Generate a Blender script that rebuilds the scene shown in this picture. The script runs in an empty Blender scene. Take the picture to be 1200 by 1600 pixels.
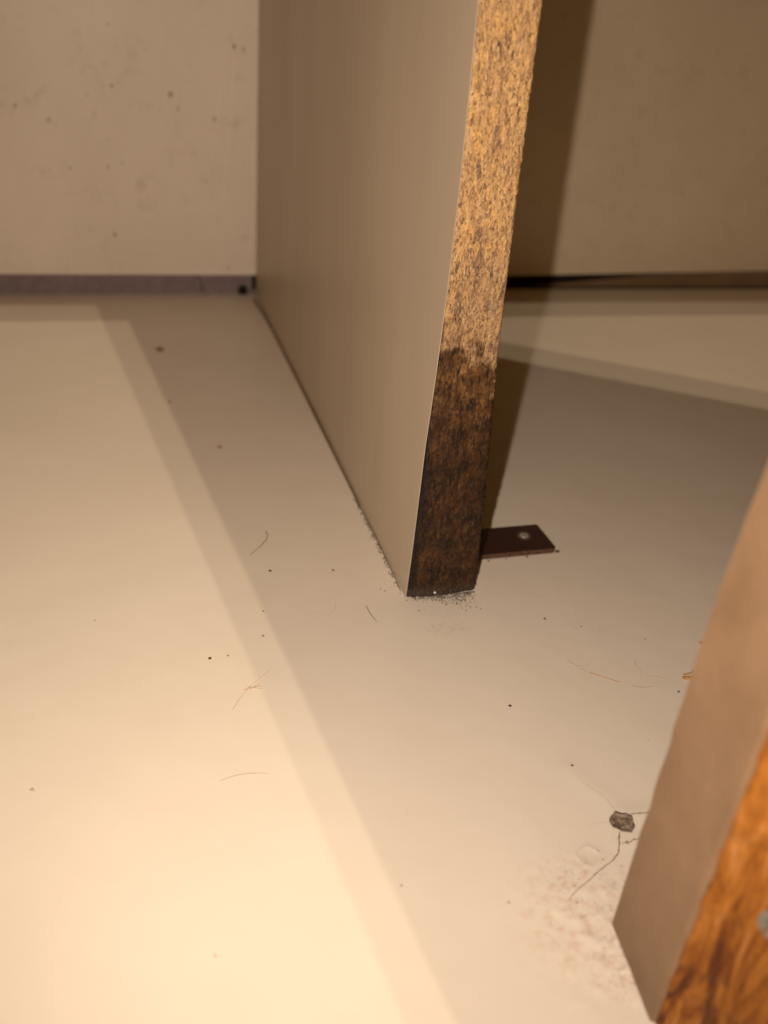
import bpy, bmesh, math, random
from mathutils import Vector, Matrix, noise
from mathutils.geometry import delaunay_2d_cdt
random.seed(7)
SC = bpy.context.scene
COL = SC.collection
k = 0.001                                   # every length below is in millimetres

# ------------------------------------------------------------------ camera, light, exposure
cam_d = bpy.data.cameras.new('camera'); cam = bpy.data.objects.new('camera', cam_d); COL.objects.link(cam)
FW = Vector((0.27329554, 0.82495012, -0.49473918)); RT = Vector((0.95955897, -0.26989022, 0.08003654)); UP = Vector((0.06749911, 0.49660505, 0.86534808))
CP = Vector((-62.902, -167.380, 124.672)) * k
M = Matrix((RT, UP, -FW)).transposed().to_4x4(); M.translation = CP
cam.matrix_world = M
cam_d.sensor_fit = 'VERTICAL'; cam_d.sensor_height = 24.0
cam_d.lens = 24.0 * 1416.92 / 1600
cam_d.clip_start = 0.005; cam_d.clip_end = 20
cam_d.dof.use_dof = True; cam_d.dof.focus_distance = 0.190
cam_d.dof.aperture_fstop = cam_d.lens / 1000 / 0.0022
SC.camera = cam
SC.view_settings.view_transform = 'Standard'; SC.view_settings.look = 'None'
SC.view_settings.exposure = 0.26; SC.view_settings.gamma = 1.0; SC.view_settings.use_curve_mapping = False

w = bpy.data.worlds.new('World'); SC.world = w; w.use_nodes = True
w.node_tree.nodes['Background'].inputs[0].default_value = (1.0, 0.43, 0.05, 1)
w.node_tree.nodes['Background'].inputs[1].default_value = 0.062

def lamp(name, kind, loc, power, col, radius, aim=None, size=None):
    d = bpy.data.lights.new(name, kind); d.energy = power; d.color = col; d.shadow_soft_size = radius
    o = bpy.data.objects.new(name, d); COL.objects.link(o); o.location = Vector(loc) * k
    if kind == 'SPOT':
        d.spot_size = math.radians(size); d.spot_blend = 1.0
        o.rotation_euler = Vector(aim).to_track_quat('-Z', 'Y').to_euler()
    return o
lamp('hand_torch', 'SPOT', (-84, -175, 127), 1.74, (1.0, 0.825, 0.685), 0.0016, (0.42, 0.86, -0.34), 114)
lamp('ceiling_bulb', 'POINT', (100, -800, 1300), 13.6, (1.0, 0.80, 0.58), 0.004)
lamp('ceiling_bulb', 'POINT', (150, -917, 1300), 13.6, (1.0, 0.80, 0.58), 0.004)

# ------------------------------------------------------------------ helpers
def tag(o, label=None, cat=None, group=None, kind=None):
    if label: o['label'] = label
    if cat: o['category'] = cat
    if group: o['group'] = group
    if kind: o['kind'] = kind
    return o
def empty(name, loc=(0, 0, 0)):
    o = bpy.data.objects.new(name, None); COL.objects.link(o); o.location = Vector(loc) * k; o.empty_display_size = .01
    return o
def mesh(name, verts, faces, mat, parent=None, smooth=False, at=(0, 0, 0)):
    me = bpy.data.meshes.new(name); A = Vector(at)
    me.from_pydata([(Vector(v) - A) * k for v in verts], [], faces); me.validate(); me.update()
    if smooth: me.polygons.foreach_set('use_smooth', [True] * len(me.polygons))
    me.materials.append(mat)
    o = bpy.data.objects.new(name, me); COL.objects.link(o)
    if parent: o.parent = parent; o.location = A * k - parent.location
    else: o.location = A * k
    return o
def box(x0, x1, y0, y1, z0, z1):
    v = [(x, y, z) for x in (x0, x1) for y in (y0, y1) for z in (z0, z1)]
    f = [(0, 1, 3, 2), (4, 6, 7, 5), (0, 4, 5, 1), (2, 3, 7, 6), (0, 2, 6, 4), (1, 5, 7, 3)]
    return v, f
def bevel(o, wd, seg=2):
    b = o.modifiers.new('bevel', 'BEVEL'); b.width = wd * k; b.segments = seg; b.limit_method = 'ANGLE'
    return o
def tube(pts, r0, r1=None, seg=6, flat=1.0):
    r1 = r0 if r1 is None else r1
    P = [Vector(p) for p in pts]
    # smooth the polyline
    Q = []
    for i in range(len(P) - 1):
        p0 = P[max(i - 1, 0)]; p1 = P[i]; p2 = P[i + 1]; p3 = P[min(i + 2, len(P) - 1)]
        for j in range(5):
            t = j / 5
            Q.append(.5 * ((2 * p1) + (p2 - p0) * t + (2 * p0 - 5 * p1 + 4 * p2 - p3) * t * t + (3 * p1 - p0 - 3 * p2 + p3) * t ** 3))
    Q.append(P[-1]); V = []; Fc = []
    for i, p in enumerate(Q):
        d = (Q[min(i + 1, len(Q) - 1)] - Q[max(i - 1, 0)]).normalized()
        s = d.cross(Vector((0, 0, 1)))
        s = s.normalized() if s.length > 1e-4 else Vector((1, 0, 0)); u = s.cross(d)
        r = r0 + (r1 - r0) * i / (len(Q) - 1)
        if i in (0, len(Q) - 1): r *= .3
        for a in range(seg):
            t = 2 * math.pi * a / seg; V.append(p + s * math.cos(t) * r + u * math.sin(t) * r * flat)
    for i in range(len(Q) - 1):
        for a in range(seg):
            b = (a + 1) % seg; Fc.append((i * seg + a, i * seg + b, (i + 1) * seg + b, (i + 1) * seg + a))
    return V, Fc
def blob(c, r, h=.6, seed=0, seg=9, rings=5):
    V = []; Fc = []; c = Vector(c)
    for i in range(rings + 1):
        ph = math.pi * i / rings
        for a in range(seg):
            t = 2 * math.pi * a / seg
            d = Vector((math.sin(ph) * math.cos(t), math.sin(ph) * math.sin(t), math.cos(ph)))
            q = r * (1 + .45 * noise.noise(d * 1.6 + Vector((seed * 3.1, seed, 0))))
            V.append(c + Vector((d.x * q, d.y * q, d.z * q * h)))
    for i in range(rings):
        for a in range(seg):
            b = (a + 1) % seg; Fc.append((i * seg + a, (i + 1) * seg + a, (i + 1) * seg + b, i * seg + b))
    return V, Fc
def merge(parts):
    V = []; Fc = []
    for v, f in parts:
        n = len(V); V += list(v); Fc += [tuple(i + n for i in q) for q in f]
    return V, Fc

# ------------------------------------------------------------------ materials (object space, scaled to millimetres)
class NT:
    def __init__(s, name):
        s.m = bpy.data.materials.new(name); s.m.use_nodes = True; s.t = s.m.node_tree
        s.b = s.t.nodes['Principled BSDF']
        g = s.n('ShaderNodeNewGeometry'); mp = s.n('ShaderNodeVectorMath'); mp.operation = 'SCALE'
        mp.inputs['Scale'].default_value = 1000
        s.l(g.outputs['Position'], mp.inputs[0]); s.P = mp.outputs[0]
        sp = s.n('ShaderNodeSeparateXYZ'); s.l(s.P, sp.inputs[0]); s.X, s.Y, s.Z = sp.outputs
    def n(s, t): return s.t.nodes.new(t)
    def l(s, a, b): s.t.links.new(a, b)
    def put(s, v, sock):
        if hasattr(v, 'is_linked') or hasattr(v, 'links'): s.l(v, sock)
        else: sock.default_value = v
    def scale(s, v, sc):
        m = s.n('ShaderNodeVectorMath'); m.operation = 'MULTIPLY'; s.l(v, m.inputs[0]); m.inputs[1].default_value = sc; return m.outputs[0]
    def noise(s, sc, det=4, rough=.55, dist=0, v=None, stretch=None):
        n = s.n('ShaderNodeTexNoise'); n.inputs['Scale'].default_value = sc; n.inputs['Detail'].default_value = det
        n.inputs['Roughness'].default_value = rough; n.inputs['Distortion'].default_value = dist
        v = v or s.P
        if stretch: v = s.scale(v, stretch)
        s.l(v, n.inputs['Vector']); return n.outputs['Fac']
    def voro(s, sc, stretch=None, out='Distance', feat='F1', v=None, rnd=1):
        n = s.n('ShaderNodeTexVoronoi'); n.feature = feat; n.inputs['Scale'].default_value = sc; n.inputs['Randomness'].default_value = rnd
        v = v or s.P
        if stretch: v = s.scale(v, stretch)
        s.l(v, n.inputs['Vector']); return n.outputs[out]
    def ramp(s, f, stops):
        r = s.n('ShaderNodeValToRGB'); e = r.color_ramp.elements
        while len(e) < len(stops): e.new(.5)
        for q, (p, c) in zip(e, stops):
            q.position = p; q.color = (c, c, c, 1) if isinstance(c, (int, float)) else (*c, 1)
        s.put(f, r.inputs[0]); return r.outputs[0]
    def math(s, op, a, b=0.0, c=None, clamp=False):
        m = s.n('ShaderNodeMath'); m.operation = op; m.use_clamp = clamp
        s.put(a, m.inputs[0]); s.put(b, m.inputs[1])
        if c is not None: s.put(c, m.inputs[2])
        return m.outputs[0]
    def mr(s, v, a, b, c=0.0, d=1.0):
        m = s.n('ShaderNodeMapRange'); m.interpolation_type = 'SMOOTHSTEP'
        s.put(v, m.inputs[0])
        for i, q in enumerate((a, b, c, d)): m.inputs[i + 1].default_value = q
        return m.outputs[0]
    def mix(s, f, a, b, mode='MIX'):
        m = s.n('ShaderNodeMix'); m.data_type = 'RGBA'; m.blend_type = mode
        s.put(f, m.inputs[0])
        for v, q in ((a, m.inputs[6]), (b, m.inputs[7])):
            if isinstance(v, tuple): q.default_value = (*v, 1)
            else: s.l(v, q)
        return m.outputs[2]
    def comb(s, v, offset):
        m = s.n('ShaderNodeVectorMath'); m.operation = 'ADD'; s.l(v, m.inputs[0]); s.put(offset, m.inputs[1]); return m.outputs[0]
    def bump(s, h, dist, strength=1.0, prev=None):
        b = s.n('ShaderNodeBump'); b.inputs['Distance'].default_value = dist * k; b.inputs['Strength'].default_value = strength
        s.l(h, b.inputs['Height'])
        if prev: s.l(prev, b.inputs['Normal'])
        return b.outputs[0]
    def done(s, col, rough, nrm=None, spec=.5, metal=0):
        s.b.inputs['Base Color'].default_value = (*col, 1) if isinstance(col, tuple) else (1, 1, 1, 1)
        if not isinstance(col, tuple): s.l(col, s.b.inputs['Base Color'])
        s.put(rough, s.b.inputs['Roughness']); s.b.inputs['Specular IOR Level'].default_value = spec; s.b.inputs['Metallic'].default_value = metal
        if nrm: s.l(nrm, s.b.inputs['Normal'])
        return s.m

def mat_floor():
    t = NT('cream laminate floor')
    c = t.ramp(t.noise(.02, 5, .6), [(.3, (.735, .66, .545)), (.7, (.78, .705, .59))])
    fine = t.noise(1.1, 6, .75)
    c = t.mix(t.mr(fine, .60, .84, 0, .26), c, (.50, .40, .28))
    # hair-thin scuffs, each with its own direction
    sc = t.noise(.9, 2, .5, 0, stretch=(.16, 2.6, 1)); c = t.mix(t.mr(sc, .70, .8, 0, .14), c, (.42, .33, .22))
    # grubby swollen area at the front right, and a rubbed ring under the divider
    def spot(x, y, r0, r1, sy=1.0):
        dx = t.math('SUBTRACT', t.X, x); dy = t.math('MULTIPLY', t.math('SUBTRACT', t.Y, y), sy)
        d = t.math('SQRT', t.math('ADD', t.math('MULTIPLY', dx, dx), t.math('MULTIPLY', dy, dy)))
        return t.mr(d, r0, r1, 1.0, 0.0)
    m = t.math('MULTIPLY', spot(4, -90, 5, 17), t.mr(t.noise(.55, 5, .7), .46, .66), clamp=True)
    c = t.mix(t.math('MULTIPLY', m, .5), c, (.62, .38, .26))
    m = t.math('MULTIPLY', spot(8, -98, 2, 12), t.mr(t.noise(1.5, 5, .75), .50, .62), clamp=True)
    c = t.mix(t.math('MULTIPLY', m, .60), c, (.26, .20, .17))
    m = t.math('MULTIPLY', spot(5, -84, 3, 9), t.mr(t.noise(1.3, 4, .7), .55, .66), clamp=True)
    c = t.mix(t.math('MULTIPLY', m, .5), c, (.33, .24, .16))
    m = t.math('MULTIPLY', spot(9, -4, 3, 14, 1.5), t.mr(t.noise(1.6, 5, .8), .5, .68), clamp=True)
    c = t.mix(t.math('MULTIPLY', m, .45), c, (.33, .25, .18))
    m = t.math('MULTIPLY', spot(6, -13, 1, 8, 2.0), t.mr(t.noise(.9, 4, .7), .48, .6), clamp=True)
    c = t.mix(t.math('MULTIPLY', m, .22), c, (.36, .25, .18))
    # pale chalky patch along the left foot of the divider
    m = t.math('MULTIPLY', spot(-4.5, 8, 1, 6, .45), t.mr(t.noise(1.2, 5, .8), .42, .6), clamp=True)
    c = t.mix(t.math('MULTIPLY', m, .45), c, (.84, .76, .62))
    # little dark pinpricks
    v = t.voro(.085, out='Distance'); c = t.mix(t.mr(v, .012, .03, .55, 0), c, (.16, .10, .06))
    n = t.bump(t.noise(3.0, 3, .6), .02, .5); n = t.bump(t.noise(.07, 2, .5), .35, .6, n)
    r = t.ramp(t.noise(.05, 4, .6), [(.3, .30), (.7, .40)])
    return t.done(c, r, n, .4)
def mat_wall(name, a, b, seed=0):
    t = NT(name)
    c = t.ramp(t.noise(.018, 5, .6, .4), [(.3, a), (.7, b)])
    c = t.mix(t.mr(t.noise(.11, 6, .72, .4), .54, .74, 0, .32), c, (.42, .31, .20)); c = t.mix(t.mr(t.noise(.5, 4, .7, stretch=(1, 1, .12)), .55, .75, 0, .12), c, (.40, .30, .2))
    n = t.bump(t.noise(.5, 4, .6), .06, .6)
    return t.done(c, .42, n, .35)
def mat_lam():
    t = NT('cream divider laminate')
    c = t.ramp(t.noise(.03, 4, .6, 0, stretch=(1, 1, .25)), [(.3, (.45, .37, .27)), (.7, (.52, .43, .32))])
    st = t.noise(.9, 4, .6, 0, stretch=(1, 1, .05)); c = t.mix(t.mr(st, .5, .8, 0, .18), c, (.42, .33, .22))
    sc = t.noise(.55, 2, .5, .3, stretch=(1, 1.6, .16))
    c = t.mix(t.mr(sc, .70, .78, 0, .5), c, (.27, .19, .12))
    n = t.bump(st, .035, .7)
    return t.done(c, .40, n, .4)
def mat_chip():
    t = NT('raw chipboard edge')
    wob = t.n('ShaderNodeTexNoise'); wob.inputs['Scale'].default_value = .5; wob.inputs['Detail'].default_value = 2; t.l(t.P, wob.inputs['Vector'])
    off = t.n('ShaderNodeVectorMath'); off.operation = 'SCALE'; off.inputs['Scale'].default_value = .55; t.l(wob.outputs['Color'], off.inputs[0])
    V = t.comb(t.P, off.outputs[0])
    # long wood shavings lying along the board
    vc = t.voro(.62, (1.35, 1.0, .36), 'Color', v=V); sep = t.n('ShaderNodeSeparateColor'); t.l(vc, sep.inputs[0])
    c = t.ramp(sep.outputs[0], [(0, (.36, .21, .10)), (.35, (.52, .31, .13)), (.65, (.57, .35, .155)), (.88, (.70, .44, .18)), (1, (.46, .30, .20))])
    vc2 = t.voro(2.7, (1.1, 1, .45), 'Color', v=V); s2 = t.n('ShaderNodeSeparateColor'); t.l(vc2, s2.inputs[0])
    c2 = t.ramp(s2.outputs[1], [(0, (.16, .085, .045)), (.2, (.42, .25, .11)), (.8, (.62, .385, .17)), (1, (.76, .52, .27))])
    c = t.mix(.5, c, c2)
    big = t.noise(.42, 3, .6, .5, v=V, stretch=(1.3, 1, .5)); c = t.mix(t.mr(big, .5, .66, 0, .6), c, (.72, .42, .13))
    fib = t.noise(2.6, 6, .8, .2, v=V, stretch=(1.1, 1, .38)); c = t.mix(t.mr(fib, .54, .66, 0, .45), c, (.76, .49, .20))
    c = t.mix(t.mr(fib, .44, .35, 0, .55), c, (.15, .08, .04))
    # dark pits and dark bark flakes between the shavings
    p1 = t.noise(.72, 4, .62, .5, v=V, stretch=(1.5, 1, .36)); m1 = t.mr(p1, .385, .35)
    p2 = t.noise(2.4, 3, .6, .2, v=V, stretch=(1.1, 1, .6)); m2 = t.mr(p2, .395, .35)
    p3 = t.mr(s2.outputs[2], .86, .885); p3 = t.math('MULTIPLY', p3, t.mr(t.noise(3, 3, .7), .36, .46))
    c = t.mix(t.math('MULTIPLY', m1, .88), c, t.ramp(t.noise(.9, 3), [(.4, (.05, .03, .03)), (.6, (.13, .08, .075))]))
    c = t.mix(t.math('MULTIPLY', m2, .85), c, (.085, .040, .020))
    p4 = t.math('MULTIPLY', t.mr(sep.outputs[2], .955, .965), t.mr(t.noise(1.6, 4, .7), .40, .47))
    c = t.mix(t.math('MULTIPLY', p3, .6), c, (.13, .07, .042)); c = t.mix(t.math('MULTIPLY', p4, .7), c, (.10, .065, .062))
    gr = t.noise(4.2, 4, .75, stretch=(1, 1, .7)); c = t.mix(t.mr(gr, .52, .38, 0, .6), c, (.22, .12, .055))
    # greyer band above the stain
    g = t.mr(t.math('ADD', t.Z, t.math('MULTIPLY', t.noise(.12, 3, .6), 25)), 102, 86)
    c = t.mix(t.math('MULTIPLY', g, .8), c, t.mix(1.0, c, (.74, .76, .86), 'MULTIPLY'))
    # water stain: an irregular tide line, higher on the left
    edge = t.math('ADD', t.Z, t.math('MULTIPLY', t.X, .55))
    edge = t.math('ADD', edge, t.math('MULTIPLY', t.math('SUBTRACT', t.noise(.17, 3, .5), .5), 34))
    edge = t.math('ADD', edge, t.math('MULTIPLY', t.math('SUBTRACT', t.noise(1.5, 4, .75, stretch=(1.4, 1, .2)), .5), 12))
    st = t.mr(edge, 69.0, 63.5)
    tint = t.ramp(t.noise(.22, 5, .7), [(.34, (.09, .055, .025)), (.48, (.22, .15, .075)), (.60, (.42, .31, .18)), (.70, (.75, .60, .42))])
    dark = t.mix(1.0, c, tint, 'MULTIPLY')
    lev = t.mr(t.math('ADD', t.Z, t.math('MULTIPLY', t.noise(.3, 4, .7), 18)), 66, 42)
    dark = t.mix(lev, dark, t.mix(1.0, dark, (.36, .30, .17), 'MULTIPLY'))
    # olive and amber fibres still show through the wet wood
    am = t.noise(1.5, 6, .8, .4, v=V, stretch=(1.1, 1, .33)); dark = t.mix(t.mr(am, .53, .66, 0, .7), dark, (.12, .072, .020))
    bk = t.noise(.8, 5, .75, .5, v=V, stretch=(1.2, 1, .36)); dark = t.mix(t.mr(bk, .48, .36, 0, .92), dark, (.010, .006, .004))
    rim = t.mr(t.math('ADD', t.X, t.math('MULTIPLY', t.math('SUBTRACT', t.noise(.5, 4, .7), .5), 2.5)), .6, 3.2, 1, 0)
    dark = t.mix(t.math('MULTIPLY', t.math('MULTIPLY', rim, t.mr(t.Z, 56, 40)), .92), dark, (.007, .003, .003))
    c = t.mix(st, c, dark)
    # whitish bloom and grey mould low down
    mo = t.math('MULTIPLY', t.mr(t.noise(2.2, 4, .85), .60, .68), t.mr(t.Z, 50, 8), clamp=True)
    c = t.mix(t.math('MULTIPLY', mo, .45), c, (.27, .21, .14))
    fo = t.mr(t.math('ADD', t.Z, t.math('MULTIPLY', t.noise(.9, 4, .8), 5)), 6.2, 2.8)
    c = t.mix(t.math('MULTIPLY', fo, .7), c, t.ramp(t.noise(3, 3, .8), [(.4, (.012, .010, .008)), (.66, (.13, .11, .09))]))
    h = t.math('SUBTRACT', t.math('ADD', t.math('MULTIPLY', fib, .6), t.math('MULTIPLY', sep.outputs[0], .2)), t.math('ADD', t.math('MULTIPLY', m1, .9), t.math('MULTIPLY', m2, .5)))
    n = t.bump(h, .13, .8); n = t.bump(t.noise(6, 3, .8), .09, .8, n)
    return t.done(c, t.mr(st, 0, 1, .85, .60), n, .3)
def mat_orange():
    t = NT('orange stained wood')
    V = t.P
    c = t.ramp(t.noise(.36, 4, .6, .9, stretch=(1, 1, .15)), [(.34, (.07, .015, .002)), (.44, (.21, .065, .006)), (.56, (.34, .125, .016)), (.70, (.42, .20, .075))])
    blk = t.mr(t.noise(.26, 3, .6, .5, stretch=(1, 1, .13)), .40, .32); c = t.mix(t.math('MULTIPLY', blk, .8), c, (.06, .014, .003))
    f = t.noise(1.6, 4, .7, .5, stretch=(1, 1, .15)); c = t.mix(t.mr(f, .42, .33, 0, .6), c, (.12, .035, .005))
    n = t.bump(f, .4, .8)
    return t.done(c, .55, n, .3)
def plain(name, c, r=.5, spec=.4, metal=0, var=None, sc=.5, bump=0):
    t = NT(name)
    col = c
    if var: col = t.ramp(t.noise(sc, 5, .65), [(.32, c), (.68, var)])
    n = t.bump(t.noise(sc * 3, 4, .7), bump) if bump else None
    return t.done(col, r, n, spec, metal)

MF = mat_floor(); ML = mat_lam(); MC = mat_chip(); MO = mat_orange()
MWL = mat_wall('cream back laminate', (.72, .62, .50), (.79, .69, .57))
MWR = mat_wall('dull cream back laminate', (.73, .615, .435), (.80, .68, .49))
MEDGE = plain('pale laminate rim', (.66, .58, .47), .5, var=(.5, .4, .29), sc=1.5)
MSTRIP = plain('grey purple wall strip', (.17, .125, .13), .7, var=(.25, .19, .18), sc=.25, bump=.1)
MDARK = plain('cavity shade and clump', (.02, .015, .012), .9, .1)
MBROWN = plain('brown laminate', (.185, .113, .060), .5, .3, var=(.255, .160, .092), sc=.06, bump=.05)
MBAT = plain('brown lower batten', (.22, .145, .08), .8, .1, var=(.27, .18, .105), sc=.08)
MBRK = plain('dark brown painted metal', (.022, .0075, .006), .38, .5, var=(.040, .014, .010), sc=.35, bump=.05)
MRUST = plain('rusty cut metal edge', (.045, .018, .012), .7, .3, var=(.13, .07, .035), sc=1.2, bump=.1)
MSTEEL = plain('worn bright steel', (.85, .84, .80), .38, .5, .8, var=(.6, .58, .55), sc=1.5, bump=.05)
MGRIT = plain('dark grit', (.035, .026, .020), .9, .2, var=(.17, .13, .095), sc=2.5)
MSPECK = plain('brown dirt', (.05, .028, .014), .8, .2, var=(.11, .06, .03), sc=3)
MRUSTSP = plain('orange rust crumb', (.23, .10, .03), .8, .2, var=(.35, .18, .05), sc=1)
MHAIR = plain('brown hair', (.26, .16, .10), .5, .4)
MHAIRP = plain('pale brown lint', (.48, .36, .25), .6, .3)
MFIB = plain('orange brown wood fibre', (.38, .20, .08), .7, .3, var=(.46, .30, .15), sc=1.5)
MCRACK = plain('brown crack', (.21, .135, .085), .9, .1, var=(.30, .20, .13), sc=1.5)
MHOLE = plain('exposed chipboard core', (.11, .075, .05), .9, .15, var=(.44, .34, .25), sc=1.1, bump=.5)
MHOLEW = plain('dark broken edge', (.085, .055, .036), .95, .1, var=(.035, .022, .015), sc=1.5, bump=.3)
MSTAIN = plain('faded brown stain', (.47, .37, .26), .6, .3)
MSTAIND = plain('brown stain', (.33, .23, .14), .6, .3)
MBLOCK = plain('brown shelf board', (.24, .15, .075), .6, var=(.29, .19, .10), sc=.02)

# ------------------------------------------------------------------ floor (with a chipped hole and swollen, cracked laminate)
HOLE = [(16.3, -71.8), (16.9, -71.15), (17.7, -70.7), (18.2, -70.25), (18.7, -70.4), (19.3, -70.95), (20.1, -71.1), (20.9, -71.9), (20.7, -72.6), (20.45, -73.2), (20.4, -74.0), (19.9, -74.5), (18.9, -75.3), (18.2, -75.0), (17.3, -74.8), (16.7, -74.0), (16.2, -73.6), (16.1, -72.7)]
CA = [(16.8, -74.8), (15.9, -76.2), (15.4, -77.2), (14.2, -79.0), (12.2, -80.3), (10.2, -81.1), (8.3, -82.0), (6.9, -82.8), (4.3, -84.0), (2.4, -85.1), (1.5, -85.9)]
CB = [(20.7, -71.5), (22.0, -71.6), (23.6, -71.8), (26.5, -71.8)]
CC = [(18.5, -70.3), (18.3, -68.1), (17.8, -66.2), (16.7, -64.4), (15.6, -62.2), (15.1, -59.7)]
CD = [(16.2, -72.3), (14.1, -72.0), (12.2, -72.2)]
CE = [(15.9, -77.3), (16.8, -77.1), (17.6, -77.2), (18.5, -76.8), (19.7, -76.8), (22, -76.6)]
RING = [(8.9 + (2.0 + .22 * math.sin(3 * a + 1)) * math.cos(a), -78.2 + (1.95 + .25 * math.sin(2 * a)) * math.sin(a)) for a in [i * .26 for i in range(21)]]
def seg_d(p, L):
    best = (1e9, 0)
    for a, b in zip(L, L[1:]):
        ax, ay = a; dx, dy = b[0] - ax, b[1] - ay; q = dx * dx + dy * dy
        t = max(0, min(1, ((p[0] - ax) * dx + (p[1] - ay) * dy) / q))
        d = math.hypot(p[0] - ax - t * dx, p[1] - ay - t * dy)
        if d < best[0]: best = (d, dx * (p[1] - ay) - dy * (p[0] - ax))
    return best
def floor_z(x, y):
    z = 0.0
    if -16 < x < 45 and -125 < y < -50:
        for L, amp, r in ((CA, .34, 2.4), (CB, .30, 2.0), (CC, .22, 2.6), (CE, .16, 1.0)):
            d, _ = seg_d((x, y), L); z += amp * math.exp(-(d / r) ** 2) * .5
        d, _ = seg_d((x, y), RING); z += .10 * math.exp(-(d / .5) ** 2)
        g = math.exp(-(((x - 6) / 10) ** 2 + ((y + 94) / 12) ** 2))
        z += g * (.5 * max(0, noise.noise(Vector((x * .38, y * .38, 3)))) + .13 * noise.noise(Vector((x * 1.1, y * 1.1, 9))) + .35)
        w_ = min(1, (x + 16) / 5, (45 - x) / 5, (y + 125) / 5, (-50 - y) / 5); z *= max(0, w_)
    return z
FX0, FX1, FY0, FY1 = -300, 340, -300, 251.5
pts = []
x = FX0
while x <= FX1:
    y = FY0
    while y <= FY1 + .1:
        if not (-16 < x < 44 and -126 < y < -48): pts.append((x, y))
        y += (FY1 - FY0) / 46
    x += 12.8
xx = -15.7
while xx < 44:
    yy = -125.6
    while yy < -48.5:
        px, py = xx + random.uniform(-.1, .1), yy + random.uniform(-.1, .1)
        if (px - 18.5) ** 2 + (py + 72.8) ** 2 > 9: pts.append((px, py))
        yy += .62
    xx += .62
nb = len(pts); pts += HOLE; hi = list(range(nb, nb + len(HOLE)))
for r in (1.15, 1.32):
    pts += [(18.5 + (a - 18.5) * r, -72.8 + (b + 72.8) * r) for a, b in HOLE]
vv, ee, ff, *_ = delaunay_2d_cdt([Vector(p) for p in pts], [(hi[i], hi[(i + 1) % len(hi)]) for i in range(len(hi))], [], 0, 1e-5)
def inside(p, poly):
    c = False
    for (x1, y1), (x2, y2) in zip(poly, poly[1:] + poly[:1]):
        if (y1 > p[1]) != (y2 > p[1]) and p[0] < (x2 - x1) * (p[1] - y1) / (y2 - y1) + x1: c = not c
    return c
ff = [f for f in ff if not inside((sum(vv[i].x for i in f) / len(f), sum(vv[i].y for i in f) / len(f)), HOLE)]
floor = mesh('floor', [(v.x, v.y, floor_z(v.x, v.y)) for v in vv], ff, MF, smooth=True); tag(floor, kind='structure')
# walls and bottom of the chip
n = len(HOLE); V = []; Fc = []
for j, (s, dz) in enumerate(((1.0, 0), (1.06, -.45), (.88, -.8), (.55, -.72), (.25, -.85))):
    for i, (a, b) in enumerate(HOLE):
        q = noise.noise(Vector((a * 1.3, b * 1.3, j * 2.0)))
        V.append((18.5 + (a - 18.5) * s * (1 + .08 * q * (j > 0)), -72.8 + (b + 72.8) * s * (1 + .08 * q * (j > 0)), floor_z(a, b) + dz + (.35 * q if j > 1 else 0)))
for j in range(4):
    for i in range(n): Fc.append((j * n + i, j * n + (i + 1) % n, (j + 1) * n + (i + 1) % n, (j + 1) * n + i))
Fc.append(tuple(range(4 * n, 5 * n)))
ch = mesh('chip', V, Fc, MHOLE, floor); ch.data.materials.append(MHOLEW)
for i, p in enumerate(ch.data.polygons):
    if i < n: p.material_index = 1
tag(ch, 'brown chipped hole in the cream floor')
def crack(L, w0, w1, mat=MCRACK, name='crack', zoff=.015):
    D = []
    for (ax, ay), (bx, by) in zip(L, L[1:]):
        m_ = max(2, int(math.hypot(bx - ax, by - ay) / .25))
        for j in range(m_): D.append((ax + (bx - ax) * j / m_, ay + (by - ay) * j / m_))
    D.append(L[-1]); V = []; Fc = []
    for i, (a, b) in enumerate(D):
        c0, c1 = D[max(i - 1, 0)], D[min(i + 1, len(D) - 1)]
        dx, dy = c1[0] - c0[0], c1[1] - c0[1]; q = math.hypot(dx, dy) or 1
        wd = (w0 + (w1 - w0) * i / len(D)) * (1 + .7 * noise.noise(Vector((a * 2.2, b * 2.2, 5)))) * .5
        jx = .10 * noise.noise(Vector((a, b, 1)) * 1.9)
        for s in (-1, 1):
            px, py = a - dy / q * wd * s - dy / q * jx, b + dx / q * wd * s + dx / q * jx
            V.append((px, py, floor_z(a, b) + zoff))
    for i in range(len(D) - 1): Fc.append((2 * i, 2 * i + 1, 2 * i + 3, 2 * i + 2))
    return mesh(name, V, Fc, mat, floor)
crack(CA, .26, .10); crack(CB, .22, .16); crack(CC, .10, .05, MSTAIN); crack(CD, .07, .03, MSTAIN); crack(CE, .14, .12, MCRACK)
crack(RING, .14, .05, plain('pale tan stain', (.52, .42, .30), .6), 'stain_ring', .04)
for i, (a, b, r) in enumerate([(16.9, -77.2, .34), (18.6, -76.8, .22), (10.9, -79.6, .2), (11.0, -77.6, .18), (3.6, -83.5, .22), (2.6, -86.5, .25), (13.4, -81.5, .16), (15.3, -84.8, .2), (5.0, -82.4, .15), (12.6, -84.4, .22)]):
    v, f = blob((a, b, floor_z(a, b) + .03), r, .12, i + 40); mesh('stain_spot', v, f, MSTAIND if i < 2 else MSTAIN, floor, True)

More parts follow.
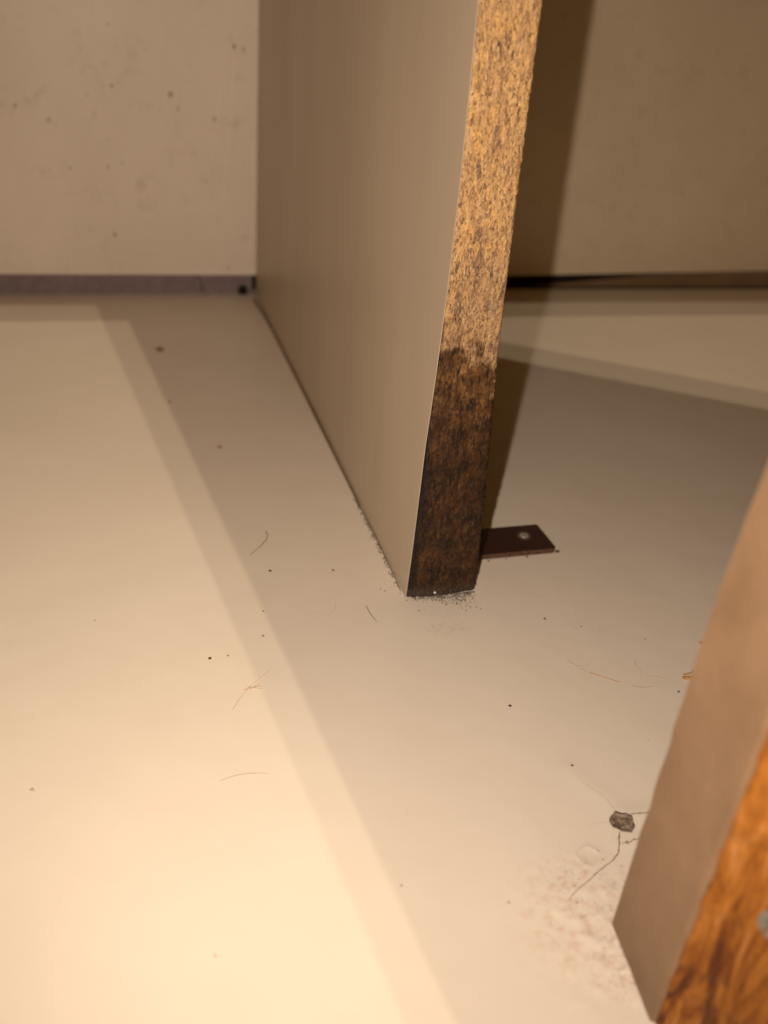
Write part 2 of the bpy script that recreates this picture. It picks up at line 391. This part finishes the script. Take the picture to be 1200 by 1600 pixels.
# ------------------------------------------------------------------ back of the cabinet
def sheet(x0, x1, y, z0, z1, th, mat, name, parent, bev=.35):
    v, f = box(x0, x1, y, y + th, z0, z1); return bevel(mesh(name, v, f, mat, parent), bev)
e = empty('back_panel', (-60, 242, 9.3))
tag(e, 'brown spotted cream back panel left of the divider', 'cabinet panel')
sheet(-300, 1.6, 241, 9.3, 330, 3, MWL, 'panel', e, .5)
for i, (a, z, r) in enumerate([(-57, 106.1, .75), (-8.6, 101.5, 1.15), (-4.9, 100.7, 1.1), (-56.8, 84.5, .95), (-66.5, 80.6, .7), (-93.5, 75.5, .9), (-81.6, 70.8, 1.2), (-34.2, 82.6, 1.4), (-31.4, 77.5, 1.0), (-16.8, 74.2, 1.2), (-54.6, 55.8, .8), (-60.3, 53.9, .8), (-75.2, 53, 1.0), (-59.4, 26.6, .95), (-11.3, 12.9, 1.0)]):
    v, f = blob((0, 0, 0), r * .72, .12, i + 3)
    v = [(a + p[0] * .75 * (.8 + .3 * (i % 2)), 240.99 + p[2], z + p[1] * (1 + .2 * (i % 3))) for p in v]
    mesh('spot', v, f, MSTAIND if i in (1, 3, 13) else MSTAIN, e, True)
v, f = box(-300, -.2, 244.3, 248, -1, 20)
s = mesh('rear_wall_strip', v, f, MSTRIP); tag(s, 'dull purple grey strip of rear wall showing under the left back panel', 'wall strip')
v, f = tube([(-26, 244.2, 9), (-23.5, 244.2, 6.5), (-22.8, 244.2, 3), (-22.5, 244.2, .5)], 1.1, .9, flat=.2)
mesh('stain', v, f, plain('dark red brown stain', (.06, .02, .015), .8), s, True)
v, f = blob((-4.5, 244.2, 1.5), 2.6, .9, 4); mesh('dirt_clump', v, f, MDARK, s, True)
# right-hand back panel: hangs a little skew, gap closes to the right
V = [(14, 254, 3.4), (330, 255.5, 9.6), (330, 255.5, 330), (14, 254, 330), (14, 257, 3.4), (330, 258.5, 9.6), (330, 258.5, 330), (14, 257, 330)]
Fq = [(0, 1, 2, 3), (5, 4, 7, 6), (4, 0, 3, 7), (1, 5, 6, 2), (3, 2, 6, 7), (4, 5, 1, 0)]
o = bevel(mesh('back_panel', V, Fq, MWR), .5); tag(o, 'dull cream back panel right of the upright divider, crossed by its shadow', 'cabinet panel')
V = [(150, 259, -1), (345, 259, -1), (345, 259, 14), (212, 259, 5.0), (150, 263, -1), (345, 263, -1), (345, 263, 14), (212, 263, 5.0)]
o = mesh('rear_batten', V, Fq, MBAT); tag(o, 'dim brown batten in the gap under the right back panel', 'batten')
v, f = box(-2, 345, 272, 276, -30, 330); o = mesh('gap_shade_sheet', v, f, MDARK); tag(o, 'added black sheet painted as the shade in the gap under the right back panel', 'gap shade sheet')  # black sheet added to shut out the world and keep the gap dark

# ------------------------------------------------------------------ the divider
def lerp(T, z):
    for (a, p), (b, q) in zip(T, T[1:]):
        if z <= b:
            t = (z - a) / (b - a); t = max(0, min(1, t)); return p + (q - p) * t
    return T[-1][1]
TL = [(0, -.1), (12, .25), (24, .5), (40, .75), (55, 1.2), (75, 1.5), (97, 1.45), (112, 1.2), (125, .9), (300, .5)]
TR = [(0, 18.0), (14, 17.5), (33, 16.6), (46, 15.8), (60, 14.9), (81, 14.3), (97, 13.9), (125, 13.3), (300, 13.0)]
HT = 200.0
div = empty('divider_panel', (8, 0, 0))
tag(div, 'upright cream laminated chipboard divider with a water stained dark swollen foot', 'divider')
# chipboard core: front edge as a fine displaced grid
nx, nz = 56, 520; V = []; Fc = []
for j in range(nz + 1):
    z = HT * j / nz
    z = 135 * (j / (nz - 20)) if j <= nz - 20 else 135 + (HT - 135) * (j - nz + 20) / 20
    xl, xr = lerp(TL, z) + .22, lerp(TR, z) - .12
    wl = .28 * noise.noise(Vector((50, 0, z * .9))) + .2 * noise.noise(Vector((20, 3, z * 2.7))) + .1 * noise.noise(Vector((20, 3, z * 7)))
    for i in range(nx + 1):
        t = i / nx; x_ = xl + (xr - xl) * t + wl * max(0, t - .8) * 5 * .8
        p = Vector((x_, 0, z))
        d = .22 * noise.noise(Vector((x_ * 1.1, 7, z * .42))) + .16 * noise.noise(Vector((x_ * 2.6, 1, z * 1.1))) + .1 * noise.noise(Vector((x_ * 5, 2, z * 3)))
        if z < 60: d *= 1.25
        e_ = min(t, 1 - t) * 16
        bulge = -.35 * math.sin(math.pi * t) * math.exp(-z / 45)
        edge_round = .7 * math.exp(-e_ / .45) * (1.0 if t > .5 else .35)
        bot = .8 * math.exp(-z / .8)
        zz = z
        if j == 0: zz = .02 - .05 + (.0 if t < .7 else (t - .7) * 2.4) + .25 * abs(noise.noise(Vector((x_ * 1.3, 0, 0))))
        V.append((x_, -.1 + d + bulge + edge_round + bot * .3, zz))
for j in range(nz):
    for i in range(nx):
        a = j * (nx + 1) + i; Fc.append((a, a + 1, a + nx + 2, a + nx + 1))
front = len(V)
# sides and back of the core, a few rows are enough
rows = [0] + list(range(20, nz + 1, 20))
ring = {}
for j in range(nz + 1):
    a = V[j * (nx + 1)]; b = V[j * (nx + 1) + nx]
    V += [(a[0] + .5, 3, a[2]), (b[0] - .35, 1.5, b[2]), (2.6, 240, a[2]), (11, 240, b[2])]; n0 = front + 4 * j; ring[j] = (n0, n0 + 1, n0 + 2, n0 + 3)
for j in range(nz):
    a0, a1 = j * (nx + 1), (j + 1) * (nx + 1); p0, q0, l0, r0 = ring[j]; p1, q1, l1, r1 = ring[j + 1]
    Fc += [(a0, a1, p1, p0), (p0, p1, l1, l0), (a0 + nx, q0, q1, a1 + nx), (q0, r0, r1, q1), (l0, l1, r1, r0)]
core = mesh('chipboard_core', V, Fc, MC, div, True)
# face laminates with their own thickness
def skin(T, sgn, th, y1, name, mat, y00=-.06):
    zs = [0.15, 4, 8, 12, 18, 24, 32, 40, 48, 55, 65, 75, 86, 97, 105, 112, 118, 125, 140, HT]; ys = [y00, 1.2, 4, 12, 30, 70, 130, 190, y1]
    V = []; Fc = []
    for q in (0, 1):
        for z in zs:
            for y_ in ys:
                base = lerp(T, z); far = (0.95 if sgn < 0 else 13.6)
                t = min(1, max(0, y_) / 90); x_ = base * (1 - t) + far * t
                if sgn < 0: x_ -= .22 * math.exp(-((z - 40) / 30) ** 2) * math.exp(-max(0, y_) / 30)
                yy_ = y_ + (.10 * noise.noise(Vector((3, sgn * 5, z * .21))) if y_ < 0 else 0)
                V.append((x_ + (0 if q == 0 else -sgn * th), yy_, z))
    ny = len(ys); N = ny * len(zs)
    for j in range(len(zs) - 1):
        for i in range(ny - 1):
            a = j * ny + i
            Fc.append((a, a + 1, a + ny + 1, a + ny)); Fc.append((N + a, N + a + ny, N + a + ny + 1, N + a + 1))
        a = j * ny; Fc.append((a, a + ny, N + a + ny, N + a)); a = j * ny + ny - 1; Fc.append((a, N + a, N + a + ny, a + ny))
    for i in range(ny - 1):
        Fc.append((i, N + i, N + i + 1, i + 1)); a = (len(zs) - 1) * ny + i; Fc.append((a, a + 1, N + a + 1, N + a))
    return mesh(name, V, Fc, mat, div, True)
L_ = skin(TL, -1, .15, 240.5, 'laminate_face', ML); R_ = skin([(z, x - .15) for z, x in TR], 1, .10, 250, 'laminate_face', ML, .75)
for o in (L_, R_):
    es = o.modifiers.new('split', 'EDGE_SPLIT'); es.split_angle = math.radians(40)
# white crumb caught on the foot
v, f = blob((6.9, -1.0, 1.4), .28, 1, 5); o = mesh('plaster_crumb', v, f, plain('white plaster', (.8, .78, .72), .6)); tag(o, 'tiny white crumb stuck at the dark foot of the divider', 'crumb')

# dark seam along the left foot of the divider: strip painted for the gap's shade at the back, mouldy crumbs towards the front
parts = []
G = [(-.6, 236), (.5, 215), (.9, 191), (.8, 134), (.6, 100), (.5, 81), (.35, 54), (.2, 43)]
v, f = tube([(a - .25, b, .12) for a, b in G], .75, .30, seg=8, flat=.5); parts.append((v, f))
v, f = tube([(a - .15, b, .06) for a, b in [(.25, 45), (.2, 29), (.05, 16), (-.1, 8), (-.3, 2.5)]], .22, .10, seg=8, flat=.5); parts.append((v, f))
v, f = merge(parts); o = mesh('gap_shade_line', v, f, plain('dark brown gap shade', (.13, .085, .045), .85, .2, var=(.26, .18, .10), sc=.5), smooth=True)
tag(o, 'dark brown strip painted as gap shade, running along the left foot of the divider', 'gap shade line')
parts = []
for i in range(620):
    t = random.random() ** .8; y_ = 1 + t * 48
    wd = .35 + .25 * noise.noise(Vector((0, y_ * .5, 0)))
    x_ = .35 * (y_ / 50) - .35 + random.gauss(0, wd) * .8 - .3
    if noise.noise(Vector((1, y_ * .45, 3))) < -.12: continue
    if x_ > .3: x_ = .1 - abs(x_) * .5
    parts.append(blob((x_, y_, .08), random.choice([.04, .05, .06, .08, .11, .16]), .7, i, 6, 4))
v, f = merge(parts); o = mesh('mould_crumbs', v, f, MGRIT); tag(o, 'dark mouldy crumbs along the front left seam of the divider', 'crumbs', kind='stuff')
parts = []
for i in range(1500):
    t = random.betavariate(1.6, 1.3); x_ = .3 + 17.2 * t
    fall = random.expovariate(1 / (0.55 + 1.15 * math.exp(-((t - .68) / .24) ** 2)))
    y_ = -.15 - fall
    if y_ < -6 - 3 * t or random.random() > .62 + .6 * noise.noise(Vector((x_ * .8, y_ * .8, 2))): continue
    parts.append(blob((x_, y_, .06), random.choice([.05, .07, .08, .1, .13, .19]) * random.uniform(.7, 1.2), .7, i, 5, 3))
for i, (x_, y_) in enumerate([(15.6, -6.5), (16.4, -7.4), (14.2, -6.1), (13.3, -5.8), (1.5, -5.6), (-.1, -1.2), (-4.2, 3.5), (-5, 4.6), (11.4, -4.6)]):
    parts.append(blob((x_, y_, .08), .17, .7, i + 70, 6, 4))
v, f = merge(parts); o = mesh('grit', v, f, MGRIT); tag(o, 'scattered dark grit fallen in front of the foot of the divider', 'grit', kind='stuff')

# ------------------------------------------------------------------ metal mounting bracket on the right of the divider
br = empty('mounting_bracket', (32, 20, 0)); tag(br, 'flat dark brown metal bracket screwed to the floor beside the foot of the divider', 'bracket')
TOP = [(15.5, 13.0), (44.6, 13.0), (46.0, 14.9), (45.9, 15.6), (45.3, 25.0), (44.9, 25.6), (15.5, 26.0)]
TOP = [(15.5, 12.6), (44.8, 12.9), (45.35, 13.5), (45.25, 24.9), (44.8, 25.4), (15.5, 25.2)]
nT = len(TOP); V = [(a, b, z) for z in (.25, 1.75) for a, b in TOP]
Fc = [tuple(range(nT - 1, -1, -1)), tuple(range(nT, 2 * nT))] + [(i, (i + 1) % nT, nT + (i + 1) % nT, nT + i) for i in range(nT)]
pl = mesh('plate', V, Fc, MBRK, br); pl.data.materials.append(MRUST)
for i, p in enumerate(pl.data.polygons):
    if i >= 2: p.material_index = 1
bevel(pl, .15)
# screw: conical dished head with a cross slot
def screw(c, r, nrm=(0, 0, 1), parent=None, mat=None):
    seg = 28; prof = [(0.0, .32), (.30, .36), (.62, .30), (.92, .10), (1.0, 0.0), (1.0, -.25)]
    V = []; Fc = []
    for (q, h) in prof:
        for a in range(seg):
            t = 2 * math.pi * a / seg
            hh = h
            if q < .7 and (abs(math.sin(t)) * q < .12 or abs(math.cos(t)) * q < .12): hh -= .35
            V.append(Vector((math.cos(t) * r * q, math.sin(t) * r * q, hh * r * .6)))
    for j in range(len(prof) - 1):
        for a in range(seg):
            b = (a + 1) % seg; Fc.append((j * seg + a, (j + 1) * seg + a, (j + 1) * seg + b, j * seg + b))
    q = Vector((0, 0, 1)).rotation_difference(Vector(nrm)); V = [q @ p + Vector(c) for p in V]
    return mesh('screw', V, Fc, mat or MSTEEL, parent, True)
screw((39.3, 20.2, 1.85), 1.35, parent=br)
seg = 24; V = []; Fc = []
for j, (q, h) in enumerate(((1.35, 1.70), (1.6, 2.0), (2.0, 2.0), (2.2, 1.70))):
    for a in range(seg): t = 2 * math.pi * a / seg; V.append((39.3 + q * math.cos(t), 20.2 + q * math.sin(t), h))
for j in range(3):
    for a in range(seg): b = (a + 1) % seg; Fc.append((j * seg + a, (j + 1) * seg + a, (j + 1) * seg + b, j * seg + b))
mesh('screw_seat', V, Fc, MRUST, br, True)
v, f = merge([blob((45.9, 13.2, .5), .45, .8, 8, 7, 4), blob((46.6, 13.4, .3), .3, .8, 9, 6, 4), blob((37, 12.3, .2), .35, .5, 10, 6, 4), blob((26, 12.0, .2), .3, .5, 11, 6, 4), blob((31, 12.2, .15), .2, .5, 12, 6, 4)])
mesh('rust_crumb', v, f, MRUST, br, True)

# ------------------------------------------------------------------ near post, lower right
po = empty('front_post', (16, -105, 0)); tag(po, 'blurred brown laminated post with an orange chipboard front at the lower right corner', 'post')
def prism(poly, z0, z1, rough=0, zs=None, lean=None):
    zs = zs or [z0, z1]; n = len(poly); V = []; Fc = []
    for z in zs:
        for i, (a, b) in enumerate(poly):
            V.append((a + (lean(z) if lean else 0) + rough * noise.noise(Vector((i * 3, 0, z * .35))), b + rough * noise.noise(Vector((i * 5, 9, z * .35))), z))
    for j in range(len(zs) - 1):
        for i in range(n):
            q = (i + 1) % n; Fc.append((j * n + i, j * n + q, (j + 1) * n + q, (j + 1) * n + i))
    Fc += [tuple(range(n - 1, -1, -1)), tuple(range((len(zs) - 1) * n, len(zs) * n))]
    return V, Fc
ZS = [i * 1.5 for i in range(101)]
LEAN = lambda z: .3 + 1.3 * max(0, min(1, (z - 58) / 24)) ** 1.5
v, f = prism([(6.6, -91.6), (4.6, -107.5), (20, -121.2), (40, -112), (26, -91.6)], 0, 150, .5, ZS, LEAN)
mesh('chipboard_core', v, f, MO, po)
v, f = prism([(6.1, -91.2), (5.1, -98.6), (4.0, -106.6), (4.7, -107.1), (6.9, -91.2)], .1, 150, .24, [i * 3 for i in range(51)], LEAN)
o = mesh('laminate_face', v, f, MBROWN, po, True); es = o.modifiers.new('split', 'EDGE_SPLIT'); es.split_angle = math.radians(40)
screw((11.6, -113.4, 28.2), 2.8, (-.66, -.75, 0), po, plain('dull zinc', (.36, .34, .28), .45, .4, .6, var=(.16, .16, .13), sc=.6, bump=.1))
v, f = blob((0, 0, 0), 5.2, 1, 21, 18, 12)  # solid dark blob painted in place of the shaded hollow above the screw
v = [(11.9 + p[0] * .5 * .75 + p[1] * .08, -113.5 - p[0] * .5 * .66 + p[1] * .10, 34.6 + p[2] * .8) for p in v]
mesh('recess', v, f, plain('dark recess shade', (.055, .014, .006), .8, .1, var=(.02, .008, .004), sc=.4), po, True)

# ------------------------------------------------------------------ unseen boards added above to block bulb light and shade the cabinet
v, f = box(-300, .8, 52, 240.5, 200, 216); o = bevel(mesh('blocker_shelf', v, f, MBLOCK), .4); tag(o, 'brown shelf board added above the left compartment to shade it, left of the divider', 'blocker')
v, f = box(13.8, 330, 52, 253, 200, 216); o = bevel(mesh('blocker_shelf', v, f, MBLOCK), .4); tag(o, 'brown shelf board added above the right compartment to shade it, right of the divider', 'blocker')
poly = [(-25, 17), (-1.5, -233), (120, -300), (277, -196)]  # outline of the added board, worked back from the floor shadow edges
V, Fc = prism(poly, -10, 0); A_, B_, C_ = Vector((-25, 17, 300)), Vector((-1.5, -233, 200)), Vector((277, -196, 300)); N_ = (B_ - A_).cross(C_ - A_)
V = [(x, y, z + A_.z - (N_.x * (x - A_.x) + N_.y * (y - A_.y)) / N_.z) for x, y, z in V]; o = mesh('blocker_board', V, Fc, MBLOCK); tag(o, 'added board tilted above the divider to cast floor shadows, out of the picture', 'board')

# ------------------------------------------------------------------ specks, hairs and splinters on the floor
SP = [(-46.2, 172.1, 1.7, 'large faint orange crumb on the left floor near the back strip', MRUSTSP),
      (-33.9, 85.9, .75, 'orange brown crumb halfway along the shaded left floor', MRUSTSP),
      (-46.2, 122.2, .5, 'small dark crumb on the shadow edge of the left floor', MSPECK),
      (-29.9, 16.3, .45, 'brown speck just left of the curved hair', MSPECK),
      (-14.6, 14.2, .34, 'brown speck between the curved hair and the divider foot', MSPECK),
      (-34.2, .2, .25, 'tiny dark speck below the curved hair', MSPECK),
      (-44.1, -14.4, .3, 'pale brown speck right of the small dark crumb on the bright left floor', MSTAIND),
      (-35.7, -8.9, .36, 'brown speck above the lint cross on the left floor', MSTAIND),
      (-47.9, -14.6, .42, 'dark crumb on the bright left floor above the lint cross', MSPECK),
      (10.2, -40.4, .40, 'round black speck on the open floor in front of the divider', MGRIT),
      (30.3, -13.6, .34, 'dark speck on the floor between divider foot and bracket front', MSPECK),
      (37.7, -17.9, .22, 'tiny speck above the orange fibres on the right floor', MSPECK),
      (15.6, -58.3, .30, 'dark speck above the faint crack leading to the chipped hole', MSPECK),
      (48.4, -43.0, .33, 'black speck under the orange splinter by the front post', MGRIT),
      (-81.8, -44.9, .4, 'faint brown speck alone near the left edge of the floor', MSTAIN),
      (-8.2, -83.9, .32, 'pale brown speck on the floor left of the crack end', MSTAIN),
      (36.0, -18.2, .26, 'small brown speck left of the tiny speck above the fibres', MSTAIN)]
for i, (a, b, r, lb, m_) in enumerate(SP):
    v, f = blob((a, b, r * .2), r * .82, .5, i * 2 + 1, 12, 7); o = mesh('dirt_speck', v, f, m_, smooth=True, at=(a, b, 0)); tag(o, lb, 'speck', 'specks of dirt on the floor')
def strand(name, L, r, mat, lb, cat, group=None, z=.1, lift=0):
    n = len(L); P = [(a, b, z + lift * math.sin(math.pi * i / max(1, n - 1))) for i, (a, b) in enumerate(L)]
    v, f = tube(P, r, r * .6); o = mesh(name, v, f, mat, smooth=True, at=P[0]); tag(o, lb, cat, group)
strand('hair', [(-28, 35), (-28.0, 31.8), (-29.9, 28.2), (-32.3, 25.5), (-33.7, 23.9)], .10, MHAIR, 'curved brown hair on the shaded floor left of the divider', 'hair', 'hairs on the floor', .12, .25)
strand('hair', [(-10.3, -1.4), (-10.2, -5.2), (-9.4, -8.4)], .085, MHAIR, 'short dark hair on the floor just left of the divider foot', 'hair', 'hairs on the floor', .1, .2)
strand('hair', [(-45.4, -31.3), (-42.6, -27), (-39.5, -23.6), (-35.6, -20.2)], .055, MHAIRP, 'long straight pale hair under the tuft of lint on the left floor', 'hair', 'hairs on the floor')
strand('hair', [(-50, -49.2), (-47.4, -48.7), (-44.6, -48.6), (-40.9, -49.2)], .075, MHAIRP, 'pale arched hair lying across the bright front floor', 'hair', 'hairs on the floor', .08, .25)
strand('hair', [(-22.5, -1.5), (-20.5, -3.8), (-18.2, -2.4), (-17, .8)], .03, MHAIRP, 'very fine curled hair left of the divider foot', 'hair', 'hairs on the floor')
parts = [tube([(-42.4, -25.9, .1), (-40.8, -25.6, .3), (-38.7, -25.2, .1)], .13, .10), tube([(-41.2, -26.2, .1), (-40.2, -25.3, .25), (-38.9, -24.3, .1)], .06, .04), tube([(-41.6, -25.0, .1), (-39.8, -25.9, .3), (-38.6, -26.1, .1)], .05, .04)]
v, f = merge(parts); o = mesh('lint', v, f, MHAIRP, smooth=True); tag(o, 'small tuft of brown lint crossing a pale hair on the left floor', 'lint')
strand('wood_fibre', [(28.8, -28.4), (29.5, -30.1), (31.2, -33.0)], .05, MFIB, 'short orange fibre nearest the divider on the right floor', 'fibre', 'orange fibres on the right floor')
strand('wood_fibre', [(31.6, -33.6), (33.6, -35.2), (36.1, -37.2), (37.0, -37.9)], .10, MFIB, 'thick orange fibre in the middle of the right floor', 'fibre', 'orange fibres on the right floor')
strand('wood_fibre', [(38.9, -39.2), (40.6, -40.2), (42.1, -40.4), (43.6, -40.6)], .05, MFIB, 'thin orange fibre leading towards the splinter by the post', 'fibre', 'orange fibres on the right floor')
strand('wood_fibre', [(44.3, -31.6), (43.3, -33.6), (43.5, -35.1), (42.5, -37.9)], .045, MHAIRP, 'fine hooked fibre curling above the orange fibres', 'fibre', 'orange fibres on the right floor')
strand('wood_fibre', [(44, -37.1), (46.2, -37.7), (48.5, -38.8)], .06, MHAIRP, 'fine straight fibre left of the orange splinter', 'fibre', 'orange fibres on the right floor')
strand('wood_fibre', [(30.5, -31.2), (32, -31.3), (33.8, -30.6)], .04, MHAIRP, 'faint fibre above the short orange fibre', 'fibre', 'orange fibres on the right floor')
parts = [tube([(51.6, -39.2, .2), (53.6, -39.9, .7), (56.5, -39.0, .3)], .55, .35, flat=.6), tube([(52.4, -38.2, .2), (54, -38.4, .5), (55.6, -37.4, .3)], .2, .1), tube([(53, -40.4, .2), (55, -40.4, .5), (56.5, -39.9, .2)], .3, .2)]
v, f = merge(parts); o = mesh('wood_splinter', v, f, plain('ochre splinter', (.50, .27, .06), .7, var=(.3, .13, .03), sc=1)); tag(o, 'ochre wood splinter on the floor touching the brown post edge', 'splinter')
v, f = tube([(62.6, -28.6, .3), (63.6, -30.2, .5), (64.2, -32.6, .3)], .35, .2); o = mesh('wood_splinter', v, f, MFIB); tag(o, 'small dark orange splinter higher up beside the post edge', 'splinter')
